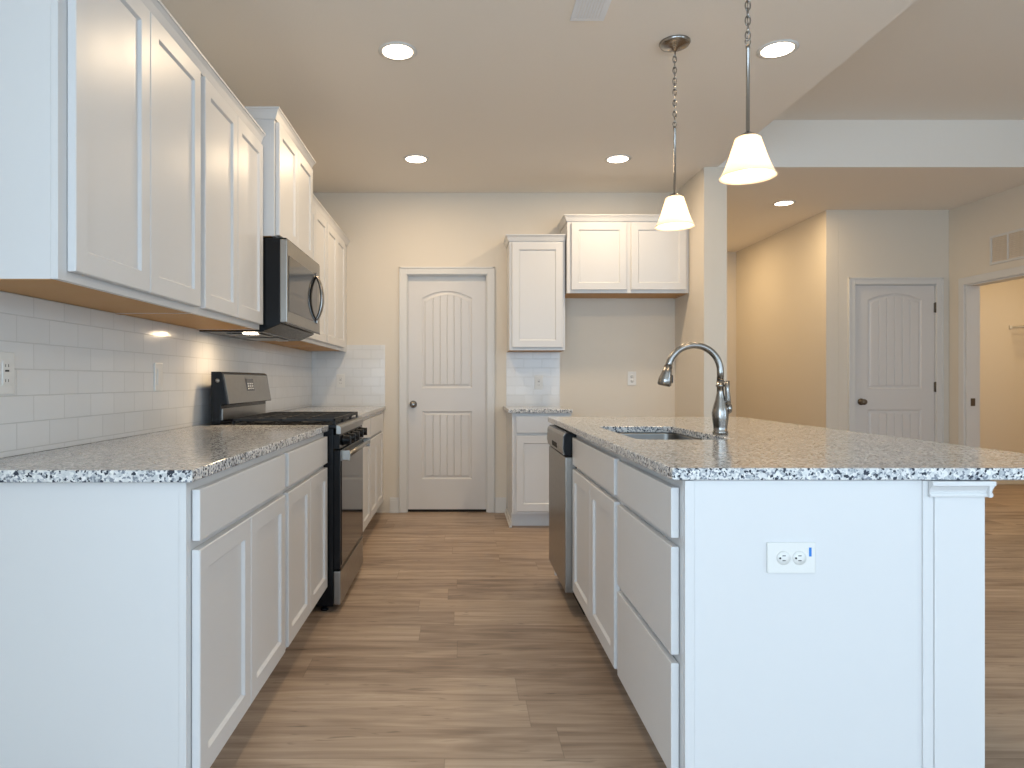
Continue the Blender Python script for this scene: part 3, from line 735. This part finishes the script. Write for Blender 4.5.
t = plate('horizontal white double outlet on the island end panel', (.816, IY0-.0087, .691), 0, 'duplex', w_=.076, h=.119, horiz=True)
b = B(); box(b, .043, .049, -.0064, -.0056, .004, .026); obj('sticker', b, 'bluetag', t, 'small blue sticker')

# ------------------------------------------------------------ pendants
def pendant(label, loc, zc, zrod, zs1, zs0):
    """zc ceiling, zrod top of rod, zs1/zs0 top/bottom of shade (absolute)"""
    t = thing('pendant_light', label, 'lamp', (loc[0], loc[1], zc), 0, 'pendant lights over the island')
    b = B(); lathe(b, [(0, -.0005), (.072, -.0005), (.073, -.006), (.066, -.016), (.045, -.025), (.018, -.030), (.010, -.042), (0, -.043)], seg=36); obj('canopy', b, 'nickel', t)
    b = B(); z = -.042; ln = .034; i = 0; end = zrod-zc+.02
    n = max(1, round((-.042-end)/(ln*.76))); st = (-.042-end)/n; ln = st/.76
    for i in range(n):
        zc_ = -.042-st*(i+.5); pts = []
        for k_ in range(16):
            a = 2*PI*k_/16; u = .0085*math.cos(a); v = ln/2*math.sin(a)
            pts.append((u if i % 2 else u*.25, 0 if i % 2 else u*.95, zc_+v))
        tube(b, pts, .0024, 7, closed=True)
    obj('chain', b, 'nickel', t)
    b = B(); tube(b, [(.006, .004, -.042)]+[(.004*math.sin(q*1.9), .004*math.cos(q*1.9), -.042-(-.042-end)*q/12) for q in range(1, 13)], .0013, 6); obj('wire', b, 'nickel', t)
    b = B(); r0 = zrod-zc; pts = [(.009*math.cos(2*PI*q/16), 0, r0+.012+.012*math.sin(2*PI*q/16)) for q in range(16)]
    tube(b, pts, .002, 7, closed=True); lathe(b, [(0, r0), (.007, r0), (.007, r0-.012), (.0062, r0-.013), (.0062, zs1-zc+.02), (.008, zs1-zc+.018), (.024, zs1-zc+.008), (.026, zs1-zc-.002), (0, zs1-zc-.003)], seg=18); obj('rod', b, 'nickel', t)
    a, h = zs1-zc, zs1-zs0
    prof = [(.034, 0), (.042, -.005), (.046, -.02), (.053, -.30*h), (.064, -.56*h), (.077, -.80*h), (.086, -.93*h), (.093, -h)]
    inn = [(r-.004, z) for r, z in prof[::-1]]
    t3 = bmesh.new(); rings = []
    for r, z in [(.012, 0)]+prof+inn+[(.012, -.006)]:
        rings.append([t3.verts.new((r*math.cos(2*PI*k_/40), r*math.sin(2*PI*k_/40), a+z)) for k_ in range(40)])
    for p, q in zip(rings, rings[1:]): ring_faces(t3, p, q)
    bmesh.ops.recalc_face_normals(t3, faces=t3.faces[:])
    for f in t3.faces: f.smooth = True
    b = B(); merge(b, t3); obj('shade', b, 'shade', t, 'lit frosted white glass bell shade')
    b = B(); bz = a-h*.58; lathe(b, [(0, bz+.055), (.012, bz+.055), (.013, bz+.035), (.024, bz+.012), (.028, bz-.008), (.022, bz-.026), (.010, bz-.034), (0, bz-.035)], seg=20); obj('bulb', b, 'bulb', t)
    l = light('pendant_bulb_light', 'POINT', (loc[0], loc[1], zs0+.030), 2.6, WARM, shadow_soft_size=.03)
pendant('frosted glass pendant light nearer the camera, its canopy out of frame', (.976, 2.28), HC, 2.27, 1.957, 1.822)
pendant('frosted glass pendant light farther from the camera, round nickel canopy showing', (1.019, 3.195), HC, 2.34, 2.005, 1.863)

# ------------------------------------------------------------ recessed ceiling lights
CAN_P = 10.5
def can(label, x, y, z=HC, p=CAN_P, col=WARM):
    t = thing('recessed_light', label, 'ceiling light', (x, y, z), 0, 'recessed ceiling lights')
    b = B(); lathe(b, [(.074, -.0004), (.094, -.0004), (.095, -.003), (.080, -.006), (.074, -.005), (.074, -.0004)], seg=40); obj('trim_ring', b, 'plastic', t)
    b = B(); lathe(b, [(0, -.0005), (.0738, -.0005), (.0738, -.004), (0, -.0045)], seg=40); obj('lens', b, 'lens', t, 'glowing lens')
    light('recessed_light_lamp', 'AREA', (x, y, z-.008), p, col, shape='DISK', size=.14)
can('lit round recessed ceiling light above the range, nearer of the left pair', -.31, 3.28)
can('lit round recessed ceiling light in front of the pantry door', -.327, 4.87)
can('lit round recessed ceiling light in front of the fridge space', 1.14, 4.87)
can('lit round recessed ceiling light beside the near pendant', 1.54, 3.26)
can('lit round recessed ceiling light in the hallway beyond the kitchen', 2.93, 6.08, p=11, col=(1, .74, .42))
can('recessed ceiling light deep in the hallway, hidden behind the alcove wall', 2.68, 7.6, p=11, col=(1, .72, .38))
light('closet_room_lamp', 'AREA', (5.8, 6.0, HC-.10), 20, (1, .72, .38), shape='DISK', size=.3)
t = thing('dome_light', 'round dome ceiling light inside the warm lit closet room', 'ceiling light', (5.8, 6.0, HC))
b = B(); lathe(b, [(0, -.0005), (.175, -.0005), (.178, -.012), (.165, -.02), (0, -.0205)], seg=36); obj('base', b, 'nickel', t)
b = B(); lathe(b, [(0, -.021), (.16, -.021), (.165, -.03), (.15, -.06), (.09, -.085), (0, -.09)], seg=36); obj('diffuser', b, 'lens', t)
# ceiling vent
t = thing('ceiling_vent', 'small white rectangular air vent in the kitchen ceiling', 'vent', (.562, 2.83, HC))
b = B()
for a, c_, d, e in ((-.075, .075, -.165, -.148), (-.075, .075, .148, .165), (-.075, -.058, -.148, .148), (.058, .075, -.148, .148)): box(b, a, c_, d, e, -.006, -.0004, .001)
obj('frame', b, 'vent', t)
b = B()
for i in range(9):
    x = -.052+i*.013; box(b, x-.0058, x+.0058, -.147, .147, -.007, -.004, .001)
obj('louvers', b, 'vent', t)
